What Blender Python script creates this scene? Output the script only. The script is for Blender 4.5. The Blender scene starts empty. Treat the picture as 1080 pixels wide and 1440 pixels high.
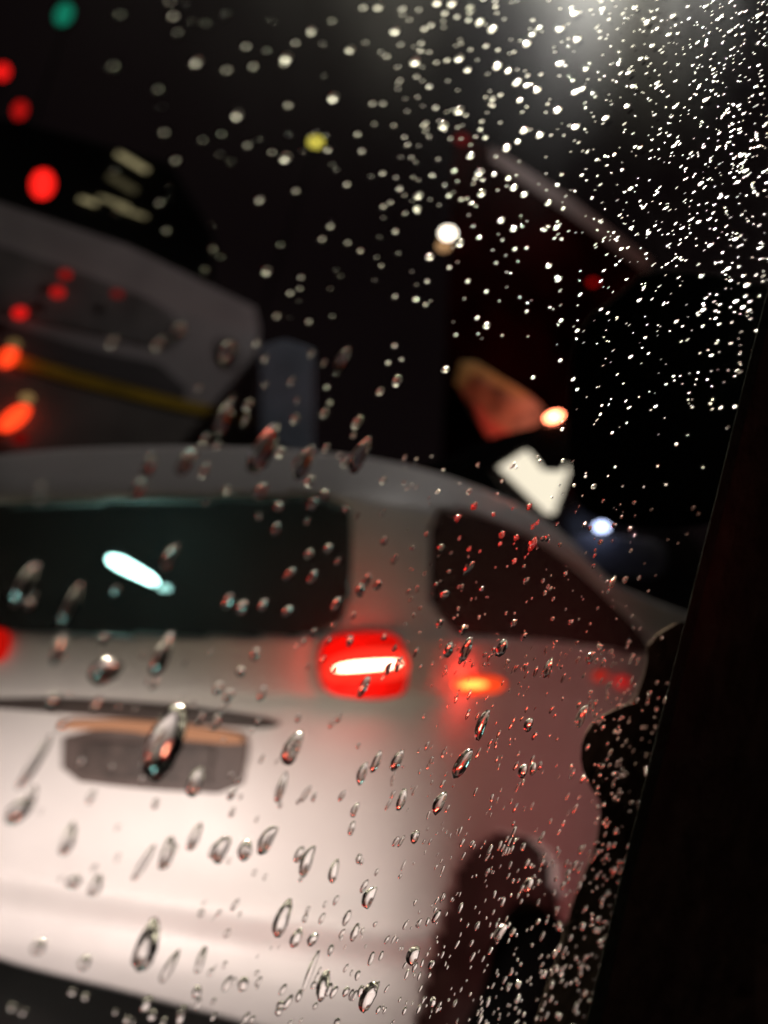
import bpy, bmesh, math, random
from mathutils import Vector, Matrix
random.seed(11)
R = math.radians
S = bpy.context.scene
# ------------------------------------------------------------------ camera, world, lights
F = 1081.0                       # focal length in pixels of the 1080x1440 frame
ROLL = R(18)
CAM = Vector((0, 0, 1.45))
FWD = Vector((0, 1, 0))
RT = Vector((math.cos(ROLL), 0, math.sin(ROLL)))
UP = Vector((-math.sin(ROLL), 0, math.cos(ROLL)))
def P(px, py, d):
    return CAM + d * (FWD + RT * ((px - 540) / F) + UP * ((720 - py) / F))
cd = bpy.data.cameras.new('camera')
cam = bpy.data.objects.new('camera', cd)
S.collection.objects.link(cam)
S.camera = cam
m = Matrix((RT, UP, -FWD)).transposed().to_4x4()
m.translation = CAM
cam.matrix_world = m
cd.sensor_fit = 'VERTICAL'
cd.sensor_height = 24.0
cd.lens = 24.0 * F / 1440
cd.clip_start = 0.01
cd.clip_end = 500
cd.dof.use_dof = True
cd.dof.focus_distance = 1 / 2.4
cd.dof.aperture_fstop = cd.lens / 1000 / 0.0075
cd.dof.aperture_ratio = 0.8
w = bpy.data.worlds.new('World')
S.world = w
w.use_nodes = True
w.node_tree.nodes['Background'].inputs[0].default_value = (0.9, 0.55, 0.6, 1)
w.node_tree.nodes['Background'].inputs[1].default_value = 0.0035
S.view_settings.view_transform = 'Standard'
S.view_settings.look = 'None'
S.view_settings.exposure = 0
S.view_settings.gamma = 1
S.cycles.use_denoising = True
S.cycles.sample_clamp_indirect = 12
S.cycles.sample_clamp_direct = 0
S.cycles.max_bounces = 10
S.cycles.transmission_bounces = 8
S.cycles.transparent_max_bounces = 24
S.cycles.caustics_refractive = True
def light(name, kind, loc, power, col, size=0.1, aim=None, **kw):
    l = bpy.data.lights.new(name, kind)
    l.energy = power
    l.color = col
    if kind in ('POINT', 'SPOT'): l.shadow_soft_size = size
    for k, v in kw.items(): setattr(l, k, v)
    o = bpy.data.objects.new(name, l)
    S.collection.objects.link(o)
    o.location = loc
    if aim is not None:
        o.rotation_euler = (Vector(aim) - Vector(loc)).to_track_quat('-Z', 'Y').to_euler()
    return o
# lamp of the street light over the road, just above the frame
light('street_lamp_light', 'POINT', P(960, -230, 5.8), 190, (1.0, 0.93, 0.88), 0.16)
# two unseen spots added above the road to brighten the drops on the window
light('drop_glint_spot', 'SPOT', P(880, -210, 7.0), 44000, (1.0, 0.96, 0.80), 0.14, aim=(0.1, 0.4, 1.6), spot_size=R(14), spot_blend=0.4)
light('drop_glint_spot', 'SPOT', P(560, -430, 9.0), 560000, (1.0, 0.93, 0.66), 0.16, aim=(0, 0.3, 1.6), spot_size=R(12), spot_blend=0.4)
# headlight of the following car, low behind the white car
hb = light('headlight_beam', 'SPOT', (-0.62, 0.35, 0.60), 125, (1.0, 0.83, 0.77), 0.12,
      aim=P(330, 1430, 1.85), spot_size=R(59), spot_blend=0.8)
hb.scale = (1.9, 1, 1)
# dull red instrument glow on the inside of the door
light('dashboard_glow', 'POINT', P(1110, 860, 0.40), 0.22, (1.0, 0.03, 0.02), 0.03)
# unseen red fill added to tint the flank of the white car
light('red_flank_fill', 'SPOT', (3.0, -0.6, 0.75), 120.0, (1.0, 0.27, 0.26), 0.3, aim=P(760, 1130, 2.6), spot_size=R(30), spot_blend=1.0)

# ------------------------------------------------------------------ materials
def mat(name, col=(0.5, 0.5, 0.5), rough=0.5, metal=0.0, emit=None, strength=0, noise=0.0, scale=8.0, coat=0.0, bump=0.0):
    M = bpy.data.materials.new(name)
    M.use_nodes = True
    nt = M.node_tree
    b = nt.nodes['Principled BSDF']
    b.inputs['Base Color'].default_value = (*col, 1)
    b.inputs['Roughness'].default_value = rough
    b.inputs['Metallic'].default_value = metal
    b.inputs['Coat Weight'].default_value = coat
    if emit:
        b.inputs['Emission Color'].default_value = (*emit, 1)
        b.inputs['Emission Strength'].default_value = strength
    if noise or bump:
        tc = nt.nodes.new('ShaderNodeTexCoord')
        n = nt.nodes.new('ShaderNodeTexNoise')
        n.inputs['Scale'].default_value = scale
        n.inputs['Detail'].default_value = 6
        nt.links.new(tc.outputs['Object'], n.inputs['Vector'])
        if noise:
            r = nt.nodes.new('ShaderNodeMapRange')
            r.inputs['From Min'].default_value = 0.3
            r.inputs['From Max'].default_value = 0.7
            r.inputs['To Min'].default_value = 1 - noise
            r.inputs['To Max'].default_value = 1.0
            nt.links.new(n.outputs['Fac'], r.inputs['Value'])
            v = nt.nodes.new('ShaderNodeVectorMath')
            v.operation = 'SCALE'
            v.inputs[0].default_value = col
            nt.links.new(r.outputs[0], v.inputs['Scale'])
            nt.links.new(v.outputs[0], b.inputs['Base Color'])
        if bump:
            bp = nt.nodes.new('ShaderNodeBump')
            bp.inputs['Strength'].default_value = bump
            bp.inputs['Distance'].default_value = 0.02
            nt.links.new(n.outputs['Fac'], bp.inputs['Height'])
            nt.links.new(bp.outputs[0], b.inputs['Normal'])
    return M
def emis(name, col, strength):
    M = bpy.data.materials.new(name)
    M.use_nodes = True
    nt = M.node_tree
    nt.nodes.clear()
    o = nt.nodes.new('ShaderNodeOutputMaterial')
    e = nt.nodes.new('ShaderNodeEmission')
    e.inputs[0].default_value = (*col, 1)
    e.inputs[1].default_value = strength
    nt.links.new(e.outputs[0], o.inputs[0])
    return M
def water(name, rough):
    M = bpy.data.materials.new(name)
    M.use_nodes = True
    nt = M.node_tree
    nt.nodes.clear()
    o = nt.nodes.new('ShaderNodeOutputMaterial')
    g = nt.nodes.new('ShaderNodeBsdfGlass')
    g.distribution = 'BECKMANN'
    g.inputs['Roughness'].default_value = rough
    g.inputs['IOR'].default_value = 1.33
    nt.links.new(g.outputs[0], o.inputs[0])
    return M
def tinted(name, tint, gloss, film=(0.1, 0.1, 0.1), fk=0.1):
    M = bpy.data.materials.new(name)
    M.use_nodes = True
    nt = M.node_tree
    nt.nodes.clear()
    o = nt.nodes.new('ShaderNodeOutputMaterial')
    t = nt.nodes.new('ShaderNodeBsdfTransparent')
    t.inputs[0].default_value = (*tint, 1)
    g = nt.nodes.new('ShaderNodeBsdfGlossy')
    g.inputs['Roughness'].default_value = 0.0
    x = nt.nodes.new('ShaderNodeMixShader')
    x.inputs[0].default_value = gloss
    nt.links.new(t.outputs[0], x.inputs[1])
    nt.links.new(g.outputs[0], x.inputs[2])
    df = nt.nodes.new('ShaderNodeBsdfDiffuse')       # rain film on the outside
    df.inputs[0].default_value = (*film, 1)
    y = nt.nodes.new('ShaderNodeMixShader')
    y.inputs[0].default_value = fk
    nt.links.new(x.outputs[0], y.inputs[1])
    nt.links.new(df.outputs[0], y.inputs[2])
    nt.links.new(y.outputs[0], o.inputs[0])
    return M
def pane_mat():
    M = bpy.data.materials.new('wet_pane')
    M.use_nodes = True
    nt = M.node_tree
    nt.nodes.clear()
    o = nt.nodes.new('ShaderNodeOutputMaterial')
    t = nt.nodes.new('ShaderNodeBsdfTransparent')
    g = nt.nodes.new('ShaderNodeBsdfRefraction')      # thin film of mist on the glass
    g.inputs['Roughness'].default_value = 1.0
    g.inputs['IOR'].default_value = 1.16
    tc = nt.nodes.new('ShaderNodeTexCoord')
    n = nt.nodes.new('ShaderNodeTexNoise')
    n.inputs['Scale'].default_value = 14
    n.inputs['Detail'].default_value = 5
    nt.links.new(tc.outputs['Object'], n.inputs['Vector'])
    r = nt.nodes.new('ShaderNodeMapRange')
    r.inputs['From Min'].default_value = 0.35
    r.inputs['From Max'].default_value = 0.7
    r.inputs['To Min'].default_value = 0.5
    r.inputs['To Max'].default_value = 1.2
    nt.links.new(n.outputs['Fac'], r.inputs['Value'])
    # mist patch shaped to paint the lamp's haze into the upper front corner
    vd = nt.nodes.new('ShaderNodeVectorMath')
    vd.operation = 'DISTANCE'
    vd.inputs[1].default_value = Q(850, -20)
    nt.links.new(tc.outputs['Object'], vd.inputs[0])
    fr = nt.nodes.new('ShaderNodeMapRange')
    fr.interpolation_type = 'SMOOTHSTEP'
    fr.inputs['From Min'].default_value = 0.0
    fr.inputs['From Max'].default_value = 0.17
    fr.inputs['To Min'].default_value = 0.0011
    fr.inputs['To Max'].default_value = 0.00005
    nt.links.new(vd.outputs['Value'], fr.inputs['Value'])
    ml = nt.nodes.new('ShaderNodeMath')
    ml.operation = 'MULTIPLY'
    nt.links.new(r.outputs[0], ml.inputs[0])
    nt.links.new(fr.outputs[0], ml.inputs[1])
    g.inputs['Color'].default_value = (0.86, 0.88, 1.0, 1)
    x = nt.nodes.new('ShaderNodeMixShader')
    nt.links.new(ml.outputs[0], x.inputs[0])
    nt.links.new(t.outputs[0], x.inputs[1])
    nt.links.new(g.outputs[0], x.inputs[2])
    nt.links.new(x.outputs[0], o.inputs[0])
    return M
M_white = mat('white_paint', (0.78, 0.76, 0.74), 0.5, noise=0.10, scale=5)
M_black = mat('black_trim', (0.006, 0.0055, 0.0055), 0.5, noise=0.4, scale=20)
M_blackgloss = mat('gloss_black', (0.01, 0.01, 0.01), 0.2)
M_recess = mat('plate_recess', (0.12, 0.09, 0.08), 0.6, noise=0.3, scale=15)
M_plate = mat('plate_face', (0.10, 0.075, 0.065), 0.6, noise=0.6, scale=30)
M_interior = mat('cabin_trim', (0.03, 0.03, 0.03), 0.9, noise=0.4, scale=6)
M_red_lens = mat('red_lens', (0.5, 0.01, 0.01), 0.2, emit=(1, 0.010, 0.004), strength=0.38)
M_red_core = emis('brake_filament', (1.0, 0.42, 0.25), 16)
M_rubber = mat('rubber', (0.004, 0.004, 0.004), 0.8, noise=0.3, scale=60, bump=0.3)

# ------------------------------------------------------------------ helpers
def link(name, me, m_, parent=None, smooth=True, **props):
    o = bpy.data.objects.new(name, me)
    S.collection.objects.link(o)
    for mm in (m_ if isinstance(m_, (list, tuple)) else [m_]): me.materials.append(mm)
    if smooth:
        for p in me.polygons: p.use_smooth = True
    if parent is not None: o.parent = parent
    for k, v in props.items(): o[k] = v
    return o
def thing(name, label, cat, group=None, loc=(0, 0, 0)):
    o = bpy.data.objects.new(name, None)
    S.collection.objects.link(o)
    o.empty_display_size = 0.1
    o['label'] = label
    o['category'] = cat
    if group: o['group'] = group
    return o
def spline(pts):
    xs = [p[0] for p in pts]
    def f(x):
        if x <= xs[0]:
            a, b = pts[0], pts[1]
        elif x >= xs[-1]:
            a, b = pts[-2], pts[-1]
        else:
            i = max(k for k in range(len(xs) - 1) if xs[k] <= x)
            a, b = pts[i], pts[i + 1]
            p0 = pts[i - 1] if i > 0 else (2 * a[0] - b[0], 2 * a[1] - b[1])
            p3 = pts[i + 2] if i + 2 < len(pts) else (2 * b[0] - a[0], 2 * b[1] - a[1])
            t = (x - a[0]) / (b[0] - a[0])
            m1 = (b[1] - p0[1]) / (b[0] - p0[0]) * (b[0] - a[0])
            m2 = (p3[1] - a[1]) / (p3[0] - a[0]) * (b[0] - a[0])
            return ((2*t**3 - 3*t*t + 1) * a[1] + (t**3 - 2*t*t + t) * m1 + (-2*t**3 + 3*t*t) * b[1] + (t**3 - t*t) * m2)
        return a[1] + (b[1] - a[1]) * (x - a[0]) / (b[0] - a[0])
    return f
def inside(x, y, poly):
    c = False
    n = len(poly)
    for i in range(n):
        x1, y1 = poly[i]
        x2, y2 = poly[(i + 1) % n]
        if (y1 > y) != (y2 > y) and x < (x2 - x1) * (y - y1) / (y2 - y1) + x1: c = not c
    return c
def round_poly(poly, k=2):
    for _ in range(k):
        q = []
        n = len(poly)
        for i in range(n):
            a, b = poly[i], poly[(i + 1) % n]
            q.append((a[0] * .78 + b[0] * .22, a[1] * .78 + b[1] * .22))
            q.append((a[0] * .22 + b[0] * .78, a[1] * .22 + b[1] * .78))
        poly = q
    return poly
def slab(name, poly, dfun, thick, m_, parent=None, off=0.0, rnd=0, cell=40, **props):
    """solid piece: outline laid on a surface dfun(x, y) (metres from the eye plane), extruded away by thick"""
    if rnd: poly = round_poly(poly, rnd)
    if not callable(dfun):
        c = dfun
        dfun = lambda x, y: c
    bm = bmesh.new()
    vs = [bm.verts.new((x, y, 0)) for x, y in poly]
    bm.faces.new(vs)
    x0, x1 = min(p[0] for p in poly), max(p[0] for p in poly)
    y0, y1 = min(p[1] for p in poly), max(p[1] for p in poly)
    for ax, a, b in ((0, x0, x1), (1, y0, y1)):
        n = int((b - a) / cell)
        for i in range(1, n + 1):
            co = [0, 0, 0]
            co[ax] = a + (b - a) * i / (n + 1)
            no = [0, 0, 0]
            no[ax] = 1
            bmesh.ops.bisect_plane(bm, geom=bm.verts[:] + bm.edges[:] + bm.faces[:], plane_co=co, plane_no=no)
    front = bm.faces[:]
    r = bmesh.ops.extrude_face_region(bm, geom=front)
    back = set(v for v in r['geom'] if isinstance(v, bmesh.types.BMVert))
    for v in bm.verts:
        x, y = v.co.x, v.co.y
        d = dfun(x, y) - off
        p = P(x, y, d)
        if v in back: p = p + (p - CAM).normalized() * thick
        v.co = p
    bmesh.ops.recalc_face_normals(bm, faces=bm.faces[:])
    me = bpy.data.meshes.new(name)
    bm.to_mesh(me)
    bm.free()
    o = link(name, me, m_, parent, smooth=False, **props)
    bv = o.modifiers.new('edge', 'BEVEL')
    bv.width = min(0.01, thick * 0.3)
    bv.segments = 2
    bv.limit_method = 'ANGLE'
    bv.angle_limit = R(50)
    return o
def ball(name, px, py, d, rx, ry, ang, m_, parent=None, flat=0.6, **props):
    """lens-shaped lamp glass rx, ry in picture units at distance d"""
    bm = bmesh.new()
    bmesh.ops.create_uvsphere(bm, u_segments=20, v_segments=12, radius=1)
    c = P(px, py, d)
    ca, sa = math.cos(R(ang)), math.sin(R(ang))
    for v in bm.verts:
        x, y, z = v.co
        a, b = x * rx * d / F, y * ry * d / F
        v.co = c + RT * (a * ca - b * sa) + UP * (a * sa + b * ca) + FWD * z * min(rx, ry) * flat * d / F
    me = bpy.data.meshes.new(name)
    bm.to_mesh(me)
    bm.free()
    return link(name, me, m_, parent, **props)

# ------------------------------------------------------------------ ground
bm = bmesh.new()
bmesh.ops.create_grid(bm, x_segments=40, y_segments=40, size=200)
me = bpy.data.meshes.new('road')
bm.to_mesh(me)
bm.free()
link('road', me, mat('wet_asphalt', (0.035, 0.033, 0.032), 0.28, noise=0.6, scale=3, bump=0.5), kind='structure')

# ------------------------------------------------------------------ white car
car = thing('white_car', 'white car seen from behind with its brake lights on, waiting in the next lane', 'car')
dx = spline([(-420, 2.9), (-230, 2.18), (-100, 1.98), (100, 1.86), (300, 1.80), (480, 1.82), (570, 1.88), (640, 2.02), (720, 2.34), (800, 2.78), (900, 3.4), (1000, 4.1), (1150, 5.3)])
prof = spline([(600, 1.30), (640, 0.80), (670, 0.46), (700, 0.30), (890, 0.065), (900, 0.045), (975, 0.0), (985, 0.02), (1010, 0.03),
               (1120, 0.015), (1190, 0.0), (1225, 0.012), (1242, 0.018), (1286, -0.045), (1325, -0.05), (1350, -0.02), (1390, 0.06), (1430, 0.17), (1500, 0.3)])
ytop = spline([(-420, 800), (-200, 690), (0, 646), (200, 634), (400, 638), (540, 654), (640, 680), (740, 722), (800, 765), (870, 830), (1150, 930)])
tilt = spline([(-420, -110), (-100, -30), (0, -10), (215, 25), (430, 55), (560, 70), (700, 60), (1150, 50)])
def row(x, y):          # picture row -> profile row; the lower body slopes down to the right
    t = tilt(x)
    k = max(0.0, min(1.0, (y - 960) / 300.0))
    yy = y - t * k
    tp = ytop(x)
    if yy < 700: yy = 700 - (700 - yy) * 62.0 / max(30.0, (ytop(x) + 62 if x < 560 else tp + 50) - tp) if False else yy
    return yy
def Dcar(x, y):
    tp = ytop(x)
    yy = row(x, y)
    shift = max(0.0, tp - 645) * max(0.0, min(1.0, (900 - yy) / 200.0))
    s = 1.0 if x < 600 else max(0.35, 1 - (x - 600) / 400)
    return dx(x) + prof(yy - shift) * s
win_rear = round_poly([(-110, 712), (100, 703), (300, 697), (492, 694), (497, 780), (484, 893), (300, 893), (100, 890), (-130, 880)], 1)
win_side = round_poly([(604, 712), (660, 722), (740, 750), (800, 790), (850, 835), (905, 890), (922, 922), (850, 912), (760, 898), (610, 890)], 1)
arch = round_poly([(655, 1205), (688, 1172), (748, 1172), (780, 1212), (790, 1290), (796, 1580), (575, 1580), (590, 1420), (630, 1270)], 2)
def ybot(x): return spline([(-420, 1180), (-150, 1290), (0, 1350), (200, 1402), (430, 1465), (560, 1520), (640, 1560), (800, 1540), (900, 1400), (1000, 1250), (1150, 1180)])(x)
def car_body():
    NX, NY = 170, 110
    bm = bmesh.new()
    g = {}
    for i in range(NX + 1):
        x = -420 + 1570 * i / NX
        t0, b0 = ytop(x) - 6, ybot(x)
        for j in range(NY + 1):
            y = t0 + (b0 - t0) * j / NY
            g[i, j] = (bm.verts.new(P(x, y, Dcar(x, y))), x, y)
    for i in range(NX):
        for j in range(NY):
            q = [g[i, j], g[i, j + 1], g[i + 1, j + 1], g[i + 1, j]]
            cx = sum(a[1] for a in q) / 4
            cy = sum(a[2] for a in q) / 4
            if inside(cx, cy, win_rear) or inside(cx, cy, win_side) or inside(cx, cy, arch): continue
            bm.faces.new([a[0] for a in q])
    for v in [v for v in bm.verts if not v.link_faces]: bm.verts.remove(v)
    me = bpy.data.meshes.new('body')
    bm.to_mesh(me)
    bm.free()
    o = link('body', me, M_white, car)
    s = o.modifiers.new('thickness', 'SOLIDIFY')
    s.thickness = 0.02
    s.offset = -1
    return o
car_body()
rw = slab('rear_window', round_poly(win_rear, 1), Dcar, 0.006, tinted('rear_glass', (0.5, 0.56, 0.55), 0.10, (0.25, 0.25, 0.25), 0.15), car, off=0.004)
slab('side_window', round_poly(win_side, 1), Dcar, 0.006, tinted('side_glass', (0.35, 0.33, 0.33), 0.10, (0.35, 0.22, 0.2), 0.28), car, off=0.004)
slab('cabin', [(-180, 690), (300, 684), (560, 684), (700, 740), (960, 900), (960, 1000), (-180, 960)], lambda x, y: Dcar(x, 895) + 0.7, 0.05, M_interior, car)
slab('wheel_well', [(600, 1130), (820, 1130), (820, 1560), (580, 1600)], lambda x, y: Dcar(x, y) + 0.12, 0.05, mat('wheel_well', (0.13, 0.10, 0.095), 0.7, noise=0.6, scale=6), car)
# tube lamp mirrored in the rear window, put in as glowing pieces behind it
tube = slab('tube_reflection', [(152, 780), (168, 781), (212, 806), (222, 816), (219, 824), (208, 821), (152, 795)], 2.25, 0.02, emis('cold_tube', (0.62, 1.0, 0.93), 45), car, rnd=2, label='cold white tube lamp mirrored in the rear window')
slab('tube_reflection', [(224, 822), (238, 822), (240, 832), (224, 832)], 2.25, 0.02, emis('cold_tube_end', (0.62, 1.0, 0.93), 8), car, rnd=2)
light('tube_glow_light', 'POINT', P(195, 806, 2.22), 0.5, (0.45, 1.0, 0.88), 0.03)  # point light added for the teal glow around the tube
# lower trim
slab('trunk_groove_shade', [(-60, 984), (100, 980), (250, 991), (370, 1008), (400, 1018), (370, 1026), (250, 1016), (100, 1004), (-60, 992)], Dcar, 0.02, mat('groove_shade', (0.07, 0.055, 0.05), 0.6, noise=0.4, scale=12), car, off=0.008, rnd=2)  # dark groove in the trunk lid, its shade put into the colour
slab('plate_recess', [(88, 1020), (345, 1032), (352, 1050), (338, 1118), (200, 1110), (86, 1096)], Dcar, 0.012, M_recess, car, off=0.008, rnd=1)
pl = slab('number_plate', [(112, 1042), (300, 1050), (294, 1104), (110, 1092)], Dcar, 0.006, M_plate, car, off=0.018)
slab('plate_lamp', [(82, 1014), (180, 1013), (300, 1026), (345, 1036), (340, 1048), (250, 1040), (170, 1026), (84, 1026)], Dcar, 0.01, emis('amber_plate_lamp', (1.0, 0.45, 0.24), 0.5), car, off=0.024, rnd=1, label='dull orange strip lamp over the number plate')
0 and slab('bumper_step', [(-150, 1200), (100, 1222), (330, 1262), (500, 1290), (500, 1296), (330, 1272), (100, 1234), (-150, 1210)], Dcar, 0.004, mat('grey_seam', (0.35, 0.34, 0.32), 0.5, noise=0.2), car, off=0.002)
slab('bumper_reflector', [(-30, 1340), (430, 1440), (430, 1475), (-30, 1375)], Dcar, 0.02, M_black, car, off=0.0) if False else None
def lamp_unit(poly, core, d_off=0.02, lens=M_red_lens, corem=M_red_core, label=None, spill=None):
    t = slab('tail_light', poly, Dcar, 0.03, lens, car, off=d_off, rnd=2, **({'label': label} if label else {}))
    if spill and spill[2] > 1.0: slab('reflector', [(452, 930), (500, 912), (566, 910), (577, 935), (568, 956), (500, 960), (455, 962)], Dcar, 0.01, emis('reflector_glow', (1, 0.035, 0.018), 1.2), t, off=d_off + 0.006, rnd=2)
    slab('lamp_filament', core, Dcar, 0.01, corem, t, off=d_off + 0.012, rnd=2)
    if spill: light('tail_light_spill', 'POINT', P(spill[0], spill[1], Dcar(spill[0], spill[1]) - 0.09), spill[2], (1, 0.03, 0.015), 0.02)
    return t
lamp_unit([(448, 893), (540, 885), (568, 900), (576, 976), (530, 986), (446, 976)], [(470, 939), (490, 932), (558, 928), (564, 935), (540, 940), (474, 945)], label='large bright red tail light on the trunk lid', spill=(510, 935, 1.1))
lamp_unit([(-140, 872), (10, 880), (16, 905), (4, 935), (-130, 950)], [(-90, 905), (-20, 905), (-20, 916), (-90, 918)], label='red tail light cut by the left edge')
lamp_unit([(634, 960), (650, 952), (700, 950), (714, 962), (700, 976), (650, 978)], [(645, 963), (660, 957), (682, 958), (686, 966), (655, 969)], lens=mat('orange_lens', (0.5, 0.05, 0.01), 0.3, emit=(1, 0.07, 0.015), strength=0.95), corem=emis('amber_filament', (1.0, 0.36, 0.06), 3), label='small orange red lamp on the rear wing', spill=(670, 962, 0.8))
slab('side_glint', [(835, 945), (856, 943), (852, 956), (838, 960)], Dcar, 0.02, mat('glint_a', (0.4, 0.02, 0.01), 0.3, emit=(1, 0.04, 0.02), strength=0.35), car, off=0.03, rnd=2)  # red reflections on the flank, put in as small glowing pieces
slab('side_glint', [(862, 952), (886, 950), (882, 972), (868, 966)], Dcar, 0.02, mat('glint_b', (0.4, 0.02, 0.01), 0.3, emit=(1, 0.03, 0.03), strength=0.4), car, off=0.03, rnd=2)
# rear wheel
def wheel():
    d = 2.42
    c = P(735, 1430, d)
    ax = (P(640, 1400, 2.05) - P(800, 1400, 2.8)).cross(Vector((0, 0, 1))).normalized()
    z = Vector((0, 0, 1))
    y = ax.cross(z).normalized()
    def lathe(name, prof, m_, par):
        bm = bmesh.new()
        rings = []
        for k in range(40):
            a = 2 * math.pi * k / 40
            rings.append([bm.verts.new(c + ax * t + (y * math.cos(a) + z * math.sin(a)) * r_) for t, r_ in prof])
        for k in range(40):
            A, B = rings[k], rings[(k + 1) % 40]
            for i in range(len(prof) - 1): bm.faces.new((A[i], A[i + 1], B[i + 1], B[i]))
        me = bpy.data.meshes.new(name)
        bm.to_mesh(me)
        bm.free()
        return link(name, me, m_, par)
    t = lathe('wheel', [(-.1, .2), (-.1, .29), (-.07, .31), (.07, .31), (.1, .29), (.1, .2), (-.1, .2)], M_rubber, car)
    lathe('rim', [(-.06, .2), (.06, .2), (.07, .19), (.03, .15), (.02, .05), (.04, .001)], mat('rim_metal', (0.05, 0.045, 0.04), 0.5, 0.5), t)
wheel()
slab('wheel_glint', [(740, 1290), (770, 1278), (786, 1292), (778, 1330), (750, 1345), (733, 1330)], lambda x, y: Dcar(x, y) + 0.02, 0.02,
     mat('wheel_glint_amber', (0.55, 0.22, 0.10), 0.4, emit=(1, 0.35, 0.15), strength=0.05), car, rnd=2)  # orange reflection by the wheel, put in as a faintly glowing piece

# ------------------------------------------------------------------ bus at the left
bus = thing('grey_bus', 'grey coach with a yellow stripe standing beyond the white car', 'bus')
Db = lambda x, y: 7.0 + (x - 100) * 0.002
M_bus = mat('bus_paint', (0.44, 0.40, 0.41), 0.5, noise=0.6, scale=1.0)
slab('body', [(-260, 175), (0, 285), (180, 345), (358, 432), (364, 460), (360, 600), (440, 640), (440, 690), (-260, 640)], Db, 2.4, M_bus, bus)
M_busdark = mat('bus_glass', (0.24, 0.22, 0.22), 0.5, noise=0.8, scale=2)
slab('window', [(-240, 270), (0, 345), (120, 385), (235, 430), (262, 470), (240, 492), (150, 470), (0, 440), (-240, 400)], Db, 0.03, M_busdark, bus, off=0.02, rnd=1)
slab('window', [(168, 408), (240, 428), (262, 448), (268, 480), (200, 470)], Db, 0.03, M_busdark, bus, off=0.045, rnd=1) if False else None
slab('window', [(302, 470), (335, 480), (340, 510), (322, 522), (304, 505)], Db, 0.03, M_busdark, bus, off=0.02, rnd=2)
slab('stripe', [(-240, 428), (0, 490), (120, 526), (240, 558), (352, 582), (356, 600), (240, 575), (120, 545), (0, 510), (-240, 448)], Db, 0.02, mat('yellow_stripe', (0.55, 0.36, 0.02), 0.5, noise=0.4, scale=3), bus, off=0.05)
slab('skirt', [(-240, 450), (0, 513), (120, 548), (240, 578), (356, 603), (440, 642), (440, 690), (-240, 640)], Db, 0.03, mat('bus_skirt', (0.20, 0.18, 0.165), 0.6, noise=0.4, scale=2), bus, off=0.03)
slab('lower_band', [(-240, 380), (0, 450), (120, 490), (225, 512), (262, 545), (262, 560), (240, 556), (120, 524), (0, 488), (-240, 426)], Db, 0.02, mat('bus_band', (0.10, 0.09, 0.095), 0.5, noise=0.3, scale=2), bus, off=0.028)
slab('rear_panel', [(366, 488), (400, 478), (440, 492), (440, 650), (366, 610)], lambda x, y: 6.9, 2.0, mat('blue_grey_paint', (0.50, 0.58, 0.72), 0.5, noise=0.4, scale=2), bus, off=0.0)

for px, py, rx, ry, a_, st, lb in [(28, 440, 9, 8, 60, 0.9, 'round red raindrop glint over the coach side'), (92, 386, 7, 7, 60, 0.28, 'dim red raindrop glint over the coach side'), (81, 411, 8, 8, 60, 0.5, 'red raindrop glint just below the dim one'),
                               (165, 413, 6, 7, 60, 0.13, 'faint red raindrop glint over the coach side'), (12, 502, 17, 10, 58, 1.9, 'orange red raindrop glint at the end of the yellow stripe'), (20, 588, 26, 12, 40, 2.2, 'brightest orange red raindrop glint over the coach skirt'),
                               (28, 616, 9, 11, 70, 0.12, 'faint red raindrop glint below the brightest one')]:
    ball('glow_ball', px, py, Db(px, py) - 0.12, rx, ry, a_, emis('drop_glint', (1, 0.05 if st > 1 else 0.012, 0.01), st), bus, label=lb)  # red glints in raindrops, put in as glowing balls by the coach
for px, py, st in [(20, 484, 0.16), (38, 560, 0.28)]:
    ball('glow_ball', px, py, Db(px, py) - 0.14, 8, 8, 0, emis('drop_glint_amber', (1, 0.62, 0.22), st), bus, label='dull amber raindrop glint above a bright red one')  # amber raindrop glints, also put in as glowing balls
# ------------------------------------------------------------------ red lorry
lorry = thing('red_lorry', 'dark red box lorry with one glaring red lamp, ahead of the black mirror', 'lorry')
Dl = lambda x, y: 8.0
slab('body', [(640, 176), (690, 212), (800, 285), (912, 372), (912, 620), (800, 700), (620, 660)], Dl, 3.0, mat('lorry_red', (0.020, 0.001, 0.001), 0.9, noise=0.95, scale=1.2), lorry)
slab('roof_rail', [(690, 205), (800, 276), (916, 366), (908, 384), (800, 302), (690, 226)], Dl, 0.015, mat('lorry_rail', (0.07, 0.022, 0.015), 0.5, noise=0.3, scale=2), lorry, off=0.015)
slab('cab_panel', [(640, 535), (656, 512), (690, 522), (750, 558), (772, 585), (742, 606), (690, 622), (672, 596)], Dl, 0.3, mat('cab_cream', (0.50, 0.34, 0.22), 0.5, noise=0.85, scale=5), lorry, off=0.35, rnd=2)
slab('cab_ledge', [(664, 560), (690, 590), (722, 612), (694, 624), (676, 600)], Dl, 0.1, mat('cab_red', (0.6, 0.12, 0.08), 0.4, noise=0.3, scale=4), lorry, off=0.47, rnd=1)
slab('arm', [(560, 668), (640, 640), (700, 612), (775, 594), (806, 592), (806, 640), (790, 663), (764, 662), (748, 640), (742, 628), (690, 660), (720, 700), (770, 735), (560, 690)], Dl, 0.15, M_blackgloss, lorry, off=1.05)
tl = ball('tail_light', 779, 586, 6.9, 11, 5.5, 24, emis('lorry_lamp', (1, 0.22, 0.10), 22), lorry, label='glaring red lamp')
light('lorry_lamp_light', 'POINT', P(776, 574, 7.1), 10, (1, 0.22, 0.14), 0.08)
ball('glow_ball', 825, 601, 7.3, 6, 4.5, 30, emis('lorry_marker', (1, 0.05, 0.02), 0.9), lorry)
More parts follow.
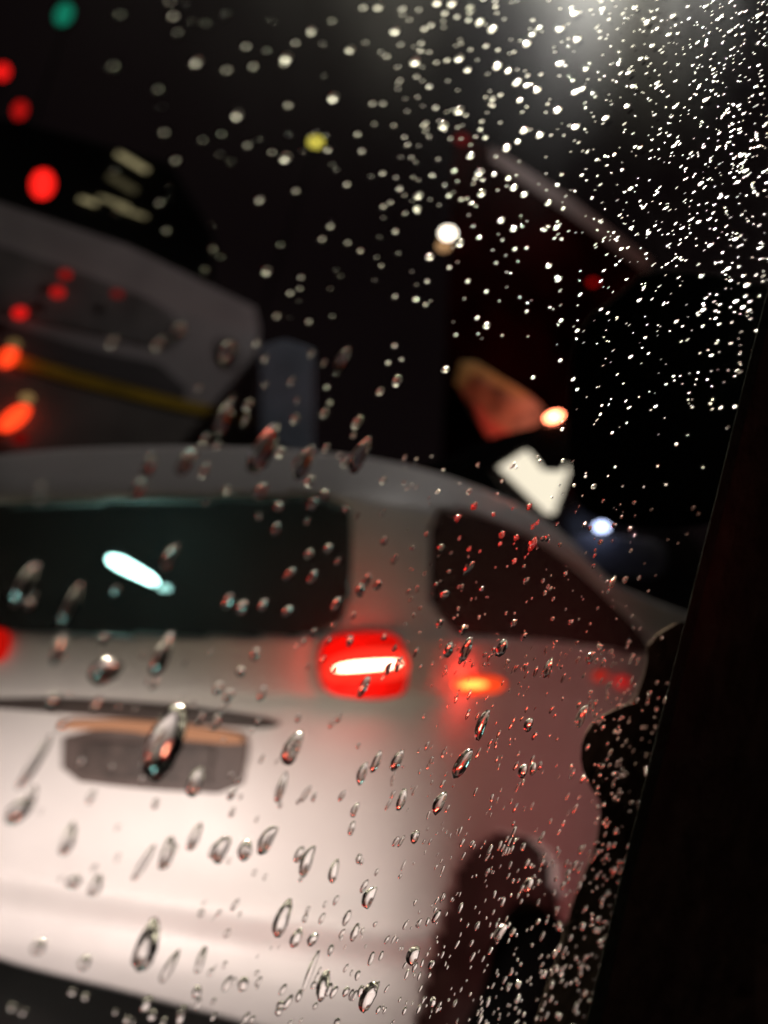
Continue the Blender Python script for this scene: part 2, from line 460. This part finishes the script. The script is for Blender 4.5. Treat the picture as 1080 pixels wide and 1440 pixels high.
ball('light_ball', 630, 328, 7.85, 8.5, 8.5, 0, emis('white_lamp', (1, 0.88, 0.72), 6), lorry, label='round white distant lamp seen against the dark lorry')  # this and the next: distant street lamps, put in as lorry parts
ball('light_ball', 624, 346, 7.85, 7, 7, 0, emis('orange_lamp', (1, 0.55, 0.25), 0.9), lorry, label='dim orange lamp just below the round white one')
ball('light_ball', 650, 196, 7.85, 7, 8, 10, emis('faint_red_lamp', (1, 0.01, 0.02), 0.10), lorry, label='faint red lamp near the top of the lorry')
ball('light_ball', 834, 397, 7.85, 5, 5, 0, emis('dim_red_lamp', (1, 0.01, 0.01), 0.35), lorry, label='small dim red lamp near the lorry corner')
slab('cab_edge', [(640, 540), (648, 508), (668, 508), (700, 528), (742, 556), (738, 562), (690, 538), (664, 524), (650, 548)], Dl, 0.1, mat('cab_edge', (0.55, 0.42, 0.14), 0.4, noise=0.7, scale=6), lorry, off=0.5)
sg = thing('illuminated_sign', 'cream white lit wedge shaped panel below the glaring red lamp', 'sign')
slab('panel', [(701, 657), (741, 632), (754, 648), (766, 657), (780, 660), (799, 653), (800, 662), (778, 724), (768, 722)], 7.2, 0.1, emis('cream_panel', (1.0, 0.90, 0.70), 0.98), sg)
slab('frame', [(696, 664), (701, 657), (768, 722), (778, 724), (776, 732), (764, 731)], 7.15, 0.12, mat('sign_frame', (0.10, 0.10, 0.09), 0.5), sg)

# ------------------------------------------------------------------ dark car ahead with blue-white lamp
dc = thing('dark_car', 'dark grey car with one blue white lamp, half hidden by the black mirror', 'car')
Dd = lambda x, y: 5.5
slab('body', [(790, 700), (940, 720), (1000, 780), (1000, 960), (860, 930), (800, 800)], Dd, 1.6, mat('dark_paint', (0.03, 0.02, 0.022), 0.4), dc, rnd=1)
slab('bumper', [(800, 752), (850, 752), (925, 760), (937, 775), (935, 805), (910, 815), (850, 806), (806, 786)], Dd, 0.2, mat('grey_bumper', (0.4, 0.4, 0.46), 0.5, noise=0.4, scale=4), dc, off=0.2, rnd=2)
ball('headlight', 846, 741, 5.2, 9, 7, 0, emis('blue_white', (0.55, 0.65, 1.0), 5), dc)

# ------------------------------------------------------------------ distant lamps
M_post = mat('dark_post', (0.003, 0.003, 0.003), 0.9)
def lamp(name, px, py, d, rx, ry, ang, col, st, label, cat='lamp', group=None):
    t = thing(name, label, cat, group)
    ball('lens', px, py, d, rx, ry, ang, emis(name + '_glow', col, st), t)
    a = [(px - rx * 1.25, py - ry * 1.25), (px + rx * 1.25, py - ry * 1.25), (px + rx * 1.25, py + ry * 1.25), (px - rx * 1.25, py + ry * 1.25)]
    slab('housing', a, d + rx * d / F * 0.4, 0.2, M_black, t, rnd=2)
    # post down to the ground, hidden by night
    p = P(px, py, d)
    bm = bmesh.new()
    bmesh.ops.create_cone(bm, cap_ends=True, segments=10, radius1=0.04, radius2=0.03, depth=p.z)
    for v in bm.verts: v.co += Vector((p.x, p.y + 0.25, p.z / 2))
    me = bpy.data.meshes.new('post')
    bm.to_mesh(me)
    bm.free()
    link('post', me, M_post, t)
    return t
lamp('traffic_light', 60, 259, 20, 15, 21, -10, (1, 0.015, 0.01), 1.6, 'large red signal disc above the roof of the grey coach', 'traffic light')
lamp('traffic_light', 28, 155, 24, 9, 14, -15, (0.8, 0.012, 0.01), 0.55, 'dimmer red signal above the large red one', 'traffic light')
lamp('traffic_light', 3, 101, 24, 10, 13, -15, (1, 0.012, 0.01), 0.9, 'red signal cut by the left edge', 'traffic light')
lamp('traffic_light', 90, 20, 24, 11, 17, -25, (0.02, 0.6, 0.35), 0.28, 'dim green signal at the top left', 'traffic light')
lamp('street_lamp', 444, 200, 26, 7.5, 7, 0, (1, 0.85, 0.12), 1.3, 'yellow lamp left of the round white one, higher up', 'street lamp')
bl = thing('far_building', 'dark far building with a few slanting lit window strips', 'building')
slab('wall', [(-200, 120), (60, 180), (240, 230), (300, 330), (300, 420), (-200, 420)], 30, 6, mat('far_wall', (0.03, 0.025, 0.025), 0.8, noise=0.3, scale=0.3), bl)
for q, (x, y, l, wd, st) in enumerate([(186, 228, 24, 3.5, 0.3), (172, 258, 22, 5, 0.05), (124, 283, 12, 3, 0.3), (160, 284, 22, 2.5, 0.2), (184, 298, 22, 2.5, 0.2)]):
    a = R(31 if y < 270 else 20)
    c_, s_ = math.cos(a), math.sin(a)
    slab('window', [(x + u * l * c_ - v * wd * s_, y + u * l * s_ + v * wd * c_) for u, v in ((-1, -1), (1, -1), (1, 1), (-1, 1))], 29.9, 0.1, emis('window_light', (1, 0.85, 0.45), st), bl)

# ------------------------------------------------------------------ own car: pane, door, mirror
def W(x, y): return 5.3 - 0.0028 * x - 0.0009 * y
def Dp(x, y): return 1.0 / W(x, y)
def Q(x, y): return P(x, y, Dp(x, y))
n_ = (Q(700, 100) - Q(100, 100)).cross(Q(100, 900) - Q(100, 100)).normalized()
if n_.dot(FWD) < 0: n_ = -n_
NOUT = n_
own = thing('car_door', 'black door of the car the picture is taken from, holding the wet window', 'car door')
bm = bmesh.new()
cor = [(-250, -120), (1130, -120), (1130, 560), (1040, 700), (930, 1060), (862, 1480), (-250, 1480)]
a = [bm.verts.new(Q(x, y)) for x, y in cor]
b = [bm.verts.new(v.co - NOUT * 0.004) for v in a]
bm.faces.new(a)
bm.faces.new(b[::-1])
for i in range(len(a)):
    j = (i + 1) % len(a)
    bm.faces.new((a[i], b[i], b[j], a[j]))
bmesh.ops.recalc_face_normals(bm, faces=bm.faces[:])
me = bpy.data.meshes.new('window_pane')
bm.to_mesh(me)
bm.free()
link('window_pane', me, pane_mat(), own, smooth=False)
Din = lambda x, y: 1.0 / max(1.35, W(x, y) + 0.25)
slab('door_trim', [(1086, 400), (1062, 500), (1014, 700), (970, 880), (926, 1060), (881, 1240), (826, 1480), (1300, 1480), (1300, 400)], Din, 0.02, mat('door_plastic', (0.009, 0.005, 0.005), 0.55, noise=0.5, scale=30, bump=0.4), own)
slab('weather_strip', [(1082, 400), (1056, 500), (1007, 700), (962, 880), (917, 1060), (872, 1240), (815, 1480), (836, 1480), (888, 1240), (934, 1060), (978, 880), (1022, 700), (1094, 400)], Din, 0.008, M_rubber, own, off=0.006)
slab('window_frame', [(912, 900), (908, 940), (893, 985), (868, 996), (836, 1012), (818, 1040), (816, 1075), (830, 1108), (846, 1130), (838, 1190), (806, 1262), (790, 1330), (765, 1400), (740, 1500), (1000, 1500), (1060, 1000), (1040, 880), (960, 870)],
     lambda x, y: 1.0 / max(0.8, (W(x, y) - 0.35)), 0.03, mat('outer_trim', (0.022, 0.016, 0.014), 0.95, noise=0.7, scale=60), own, rnd=1)
mir = slab('wing_mirror', [(908, 380), (868, 418), (826, 448), (806, 495), (800, 560), (800, 640), (806, 700), (830, 725), (900, 745), (1000, 740), (1090, 700), (1160, 600), (1180, 470), (1120, 410), (1000, 385)],
     0.95, 0.12, mat('mirror_shell', (0.0008, 0.0008, 0.0008), 0.9), None, rnd=1, label='black wing mirror housing covering the middle right', category='wing mirror')

# ------------------------------------------------------------------ raindrops
M_dome = water('water_dome', 0.13)
M_spark = water('water_dome_fine', 0.36)
M_back = water('water_base', 0.0)
def drop_geo(bm, px, py, L, Wd, ang, tear=0.0, hk=0.55, seg=14, rings=4, bend=0.0):
    """plano-convex drop standing on the outer face of the pane; L, Wd full length and width"""
    c = Q(px, py)
    ca, sa = math.cos(R(ang)), math.sin(R(ang))
    def base(u, v):       # u along the long axis (up), v across; picture offsets laid on the pane
        v2 = v + bend * (u * u - 0.5)
        X = u * L / 2 * ca - v2 * Wd / 2 * sa
        Y = -(u * L / 2 * sa + v2 * Wd / 2 * ca)
        return Q(px + X, py + Y)
    e1 = (base(1, 0) - base(-1, 0)).length / 2
    e2 = (base(0, 1) - base(0, -1)).length / 2
    H = hk * min(e1, e2)
    ringsv = []
    j1 = [1 + random.uniform(-.07, .07) for _ in range(seg)]
    for k in range(rings + 1):
        rho = math.sin(math.pi / 2 * (1 - k / rings)) if k < rings else 0
        h = H * math.sqrt(max(0, 1 - rho * rho)) + 0.0003
        if k == rings:
            top = bm.verts.new(base(-0.15 * tear, 0) + NOUT * h)
            break
        rg = []
        for s in range(seg):
            a = 2 * math.pi * s / seg
            u = math.cos(a) * rho
            v = math.sin(a) * rho
            v *= 1 - tear * 0.5 * (math.cos(a) * rho + 0.35) if tear else 1
            rg.append(bm.verts.new(base(u * j1[s] - 0.15 * tear * (1 - rho), v * j1[s]) + NOUT * h))
        ringsv.append(rg)
    for A, B in zip(ringsv, ringsv[1:]):
        for s in range(seg):
            t = (s + 1) % seg
            bm.faces.new((A[s], A[t], B[t], B[s])).smooth = True
    for s in range(seg):
        bm.faces.new((ringsv[-1][s], ringsv[-1][(s + 1) % seg], top)).smooth = True
    f = bm.faces.new(ringsv[0][::-1])
    f.material_index = 1
def ang_at(x, y):
    t = max(0, min(1, (x - 480) / 320)) * max(0, min(1, (820 - y) / 300))
    return 64 - 25 * t
drops = []    # px, py, L, W, ang, tear, hk, bend, label
big = [
 (230, 920, 72, 26, 66, .6, 'long raindrop on the pale trunk lid with a red glint at its foot'),
 (236, 1045, 116, 54, 66, .5, 'largest raindrop, dark and hooked, over the number plate'),
 (210, 1330, 78, 32, 68, .9, 'black pointed teardrop on the white bumper with a pale heart'),
 (413, 1053, 52, 24, 62, .5, 'curved dark raindrop right of the number plate'),
 (397, 1108, 46, 13, 72, .3, 'thin raindrop hanging below the curved dark one'),
 (400, 1292, 58, 22, 66, .9, 'pointed dark teardrop on the bumper above the bottom edge'),
 (36, 822, 74, 24, 60, .3, 'blurred pink raindrop at the left in front of the dark rear window'),
 (100, 850, 70, 18, 64, .3, 'second blurred pink raindrop in front of the rear window'),
 (84, 912, 50, 17, 70, .3, 'raindrop on the left end of the pale trunk lid'),
 (374, 630, 82, 34, 62, .6, 'large raindrop with a white head below the yellow stripe'),
 (430, 650, 54, 26, 62, .6, 'raindrop with a white head on the car roof edge'),
 (508, 640, 58, 24, 62, .6, 'raindrop near the middle of the car roof edge'),
 (482, 508, 44, 20, 62, .4, 'lone red raindrop right of the grey coach'),
 (316, 588, 54, 26, 68, .5, 'raindrop over the end of the yellow stripe'),
 (262, 650, 46, 24, 62, .5, 'raindrop on the roof above the dark rear window'),
 (240, 785, 46, 20, 62, .4, 'pink raindrop crossing the lit tube'),
 (97, 1180, 50, 20, 70, .4, 'dark raindrop on the pink bumper at the left'),
 (236, 1200, 52, 20, 72, .5, 'dark raindrop below the number plate'),
 (275, 1178, 44, 15, 66, .3, None), (203, 1214, 62, 11, 58, .2, None), (277, 1100, 46, 22, 66, .4, None),
 (313, 1196, 44, 22, 62, .3, None), (346, 1197, 30, 22, 70, .2, None), (378, 1182, 48, 20, 58, .5, None),
 (434, 1212, 48, 17, 68, .7, None), (471, 1226, 36, 14, 74, .5, None), (521, 1263, 34, 17, 62, .4, None),
 (457, 1387, 46, 18, 72, .8, None), (521, 1403, 48, 19, 62, .4, None), (500, 1312, 28, 10, 66, .2, None),
 (438, 1366, 64, 8, 68, .1, None), (418, 1320, 30, 15, 62, .5, None), (441, 1322, 22, 13, 55, .3, None),
 (240, 1360, 54, 14, 60, .5, None), (284, 1350, 42, 12, 70, .5, None), (28, 1142, 48, 28, 40, .2, None),
 (50, 1072, 92, 14, 58, .1, None), (135, 1246, 34, 18, 62, .3, None), (104, 1241, 24, 20, 40, .2, None),
 (55, 1333, 24, 20, 50, .3, None), (120, 1355, 24, 18, 60, .4, None), (150, 945, 50, 40, 30, .1, None),
 (75, 985, 26, 20, 60, .2, None), (680, 1020, 46, 13, 68, .3, None), (653, 1074, 48, 17, 58, .4, None),
 (620, 1130, 36, 15, 62, .4, None), (657, 913, 40, 14, 66, .3, None), (513, 966, 34, 13, 62, .3, None),
 (707, 912, 28, 14, 62, .3, None), (632, 914, 24, 13, 70, .3, None), (508, 830, 20, 15, 70, .2, 'glowing red raindrop above the large tail light'),
 (511, 1088, 34, 14, 70, .4, None), (566, 1125, 34, 12, 70, .4, None), (560, 1070, 34, 14, 62, .4, None), (530, 1072, 34, 11, 66, .4, None),
 (583, 1345, 30, 17, 62, .5, None), (500, 1140, 22, 9, 66, .3, None), (737, 1085, 22, 12, 66, .4, None), (751, 1082, 20, 9, 72, .4, None),
 (820, 1008, 34, 12, 66, .4, None), (832, 925, 22, 10, 60, .4, None), (745, 1020, 22, 12, 66, .4, None), (772, 940, 30, 11, 66, .4, None),
 (745, 1245, 26, 12, 62, .3, 'red tipped raindrop over the dark wheel arch'), (706, 1312, 30, 12, 58, .3, None), (585, 1178, 20, 12, 66, .3, None),
 (548, 940, 22, 9, 66, .3, None), (562, 935, 24, 9, 68, .3, None), (360, 920, 22, 13, 66, .2, None), (340, 945, 16, 14, 66, .2, None), (308, 968, 22, 14, 66, .2, None),
 (341, 855, 26, 18, 66, .3, None), (457, 698, 22, 14, 64, .3, None), (392, 714, 18, 15, 64, .3, None), (368, 692, 30, 18, 60, .3, None),
 (440, 812, 26, 13, 58, .3, None), (474, 850, 26, 12, 62, .3, None), (405, 860, 22, 14, 50, .3, None), (435, 780, 20, 12, 60, .3, None), (408, 808, 26, 12, 50, .3, None),
 (210, 655, 40, 18, 68, .2, None), (196, 688, 36, 18, 60, .2, None),
 (320, 495, 40, 28, 60, .4, None), (250, 465, 30, 24, 40, .2, None), (42, 850, 18, 16, 60, .1, None),
 (707, 752, 13, 9, 60, .3, None), (727, 756, 11, 8, 60, .3, None), (668, 712, 14, 9, 60, .3, None), (644, 729, 14, 9, 50, .3, None), (750, 765, 24, 12, 62, .3, None), (771, 757, 12, 7, 60, .3, None),
 (627, 836, 14, 12, 50, .3, None), (660, 800, 26, 10, 50, .3, None), (621, 771, 14, 10, 60, .3, None), (741, 817, 14, 7, 50, .3, None), (775, 828, 9, 7, 50, .3, None), (863, 820, 16, 8, 60, .3, None),
 (620, 877, 16, 9, 60, .3, None), (652, 886, 16, 8, 66, .3, None), (724, 877, 16, 8, 56, .3, None), (804, 875, 10, 7, 50, .3, None), (845, 910, 10, 8, 60, .3, None),
]
for x, y, L, Wd, a, t, lb in big: drops.append((x, y, L, Wd * 0.82, a, t, 1.25 if L > 76 else 0.9 if L > 40 else 0.72, random.uniform(-.3, .3), lb))
bright = [(245,22,.6),(278,87,.9),(335,162,1),(232,186,.4),(248,225,.5),(160,92,.35),(320,98,.6),(357,93,.5),(347,65,.35),(404,81,1.2),(440,43,.8),(407,147,.7),(470,137,1.2),(494,69,.9),(403,222,1.2),(462,210,.6),(366,281,.7),(417,268,.4),(376,381,.9),(466,318,.5),(454,336,.35),(490,341,.35),(508,352,.4),(409,412,.4),(390,444,.5),(435,452,.5),(424,390,.3),(504,188,.4),(510,212,.45),(539,243,.5),(489,259,.4),(540,145,.5),(525,145,.35),(512,10,.5),(534,9,.9),(557,43,1),(585,86,1.3),(540,290,.4),(225,285,.3),(300,350,.3),
(616,3,.9),(637,4,1.2),(627,18,.7),(607,35,.6),(598,40,.6),(644,23,.5),(661,10,.4),(676,30,.9),(694,41,1.1),(660,28,.5),(698,9,.5),(647,81,1.2),(659,97,.8),(685,64,.6),(701,93,1.1),(716,100,.7),(728,115,1.1),(742,120,.7),(757,126,1),(743,61,1),(750,48,.6),(760,38,.6),(789,40,1.2),(789,89,1),(705,133,.6),(694,140,.6),(732,141,.7),(605,121,.6),(587,107,.4),(648,155,1.4),(625,177,1.2),(614,151,.5),(600,172,.4),(684,193,.6),(738,183,1),(761,190,.9),(786,155,1.1),(811,129,1),(811,178,1.1),(729,199,.7),(714,208,1.1),(663,219,.8),(675,242,1.2),(640,240,.6),(590,275,1.1),(588,294,.8),(563,265,.6),(557,325,.6),(550,284,.4),(606,361,1),(633,376,.5),(602,395,.5),(632,275,.5),(650,280,.4),(664,285,.5),(679,272,1),(696,245,.5),(716,251,.6),(724,264,.9),(739,273,.9),(706,310,.8),(724,322,.8),(785,260,.5),(772,285,.8),(793,293,.5),(784,320,.8),(764,322,.4),(648,342,1.1),(675,334,.5),(725,350,.5),(659,395,.6),(586,421,.6),(600,428,.4),(686,458,.9),(672,447,.6),(685,410,.4),(773,374,.8),(784,390,.5),(787,393,.9),(790,451,.7),(642,471,.4),(628,520,.9),(556,486,.5),(566,505,.3),(547,510,.5),(465,567,.7),(460,545,.4),
(853,166,1.5),(825,97,1),(819,125,.9),(813,55,1.1),(848,12,1.2),(810,18,1.1),(894,10,1),(911,30,1.2),(948,22,1.1),(942,48,.9),(994,8,1),(1070,20,1.5),(1028,43,1.1),(918,64,.9),(902,82,.9),(885,102,1),(925,116,1),(892,121,1),(883,149,1.1),(950,150,.8),(994,140,1.3),(1040,148,1),(901,207,1),(949,205,1),(1044,218,1.2),(1050,240,1.1),(888,265,1.1),(938,292,.9),(913,328,1.1),(889,320,.9),(875,350,.8),(987,258,1.1),(1014,277,.9),(984,312,.9),(1036,336,.9),(1000,345,.9),(988,388,1.1),(1052,401,1.2),(900,422,1.1),(952,452,1),(990,436,1),(1036,424,.8),(1025,378,.9),(1046,432,.8),(846,435,.8),(813,465,.7),(751,531,.7),(789,507,.6),(807,534,.6),(888,502,.9),(813,548,.5),(923,572,.5),(845,583,.6),(792,604,.6),(862,609,.5),(745,713,.8),(849,705,.8),(875,727,.7),(887,744,.9),(738,797,.7),(1035,572,.5),(1002,500,.5)]
for x, y, b_ in bright:
    s = 7.4 - 2.0 * max(0, min(1, (x - 400) / 450))
    L = s * (0.45 + 0.75 * b_) * (1.25 if b_ >= 0.8 and x < 820 else 0.85 if x > 820 else 1)
    e = 1.3 + 1.7 * max(0, min(1, (x - 600) / 300))
    drops.append((x, y, L * e ** .5, L / e ** .5, ang_at(x, y), .1, random.uniform(.55, 1.05), 0, None))
fine = []
def scatter(n, x0, y0, x1, y1, s0, s1, el, wt=lambda x, y: 1, dst=None, tear=.3):
    k = 0
    while k < n:
        x, y = random.uniform(x0, x1), random.uniform(y0, y1)
        if random.random() > wt(x, y): continue
        k += 1
        s = s0 + (s1 - s0) * random.random() ** 2.2
        e = el * random.uniform(.75, 1.3)
        (fine if dst is None else dst).append((x, y, s * e ** .5, s / e ** .5, ang_at(x, y) + random.uniform(-7, 7), tear * random.random(), random.uniform(.25, .8), 0, None))
lin = lambda v, a, b_: max(0.0, min(1.0, (v - a) / (b_ - a)))
edge = lambda x, y: 1 if x < 1090 - max(0, y - 520) * 0.29 else 0
scatter(950, 780, -10, 1095, 620, 1.5, 4.2, 4.0, lambda x, y: (0.15 + .85 * lin(x, 780, 1000)) * (1 - .9 * lin(y, 250, 620)) * edge(x, y))
scatter(190, 560, -10, 800, 480, 2.2, 5, 1.8, lambda x, y: 1 - .7 * lin(y, 150, 480))
scatter(60, 150, 0, 560, 470, 2, 5, 1.3, lambda x, y: .3 + .7 * lin(x, 150, 560))
scatter(50, 800, 440, 1010, 900, 2.5, 5, 2.2, edge)
scatter(190, 560, 640, 900, 940, 3, 8, 1.9, lambda x, y: edge(x, y))
scatter(260, 540, 900, 890, 1240, 3.0, 9, 4.2, lambda x, y: (.4 + .6 * lin(x, 540, 640)) * edge(x, y))
scatter(360, 540, 1180, 900, 1450, 3.2, 9, 3.6, lambda x, y: lin(x + (y - 1300) * .5, 500, 720) * edge(x, y))
scatter(150, 830, 960, 960, 1450, 3, 6.5, 2.4, edge)
scatter(110, 0, 900, 560, 1440, 6, 18, 2.8, lambda x, y: .25 + .75 * lin(x, 0, 500))
scatter(55, 300, 1280, 640, 1440, 4, 14, 3.0)
scatter(60, 0, 480, 560, 900, 7, 18, 2.0, lambda x, y: .2 + .8 * lin(x, 100, 560))
scatter(14, 0, 1380, 500, 1440, 10, 18, 1.6)
fine.sort(key=lambda d: -d[2] * d[3])
room = 300 - len(drops)
indiv = drops + fine[:room]
rest = fine[room:]
def zone(x, y):
    if y < 640:
        if x < 300: return 'blurred raindrop on the glass over the dark sky and coach at the left'
        if x < 560: return 'lamp lit round raindrop on the glass over the dark upper left'
        if x < 800: return 'bright raindrop on the glass over the dark upper middle'
        return 'white slanting raindrop in the dense sprinkle at the upper right'
    if y < 900:
        return 'dim raindrop on the glass over the rear window of the white car' if x < 560 else 'small dim raindrop on the glass over the side window of the white car'
    if x < 560: return 'elongated raindrop on the glass over the white trunk and bumper'
    if x > 820: return 'small raindrop beside the black door trim'
    return 'small raindrop on the glass over the flank of the white car'
for x, y, L, Wd, a, t, hk, bend, lb in indiv:
    bm = bmesh.new()
    bigd = L > 26
    drop_geo(bm, x, y, L, Wd, a, t, hk, seg=24 if bigd else 14, rings=7 if bigd else 4, bend=bend)
    bmesh.ops.recalc_face_normals(bm, faces=bm.faces[:])
    me = bpy.data.meshes.new('raindrop')
    bm.to_mesh(me)
    bm.free()
    o = link('raindrop', me, [M_spark if y < 620 and L < 24 else M_dome, M_back], None, smooth=False)
    for p in me.polygons: p.use_smooth = p.material_index == 0
    z = zone(x, y)
    o['label'] = lb or z
    o['category'] = 'raindrop'
    o['group'] = 'raindrops on the car window'
bm = bmesh.new()
for x, y, L, Wd, a, t, hk, bend, lb in rest:
    nf = len(bm.faces)
    drop_geo(bm, x, y, L, Wd, a, t, hk, seg=10, rings=3)
    bm.faces.ensure_lookup_table()
    if y > 700:
        for f in bm.faces[nf:]:
            if f.material_index == 0: f.material_index = 2
bmesh.ops.recalc_face_normals(bm, faces=bm.faces[:])
me = bpy.data.meshes.new('fine_raindrops')
bm.to_mesh(me)
bm.free()
o = link('fine_raindrops', me, [M_spark, M_back, M_dome], None, smooth=False, kind='stuff', label='fine sprinkle of tiny raindrops over the whole window glass', category='raindrops')
for p in me.polygons: p.use_smooth = p.material_index != 1

bpy.data.materials['mirror_shell'].node_tree.nodes['Principled BSDF'].inputs['Specular IOR Level'].default_value = 0.05
for k in ('dark_post', 'rubber', 'black_trim', 'mirror_shell', 'door_plastic', 'outer_trim', 'lorry_red'): bpy.data.materials[k].node_tree.nodes['Principled BSDF'].inputs['Specular IOR Level'].default_value = 0.0
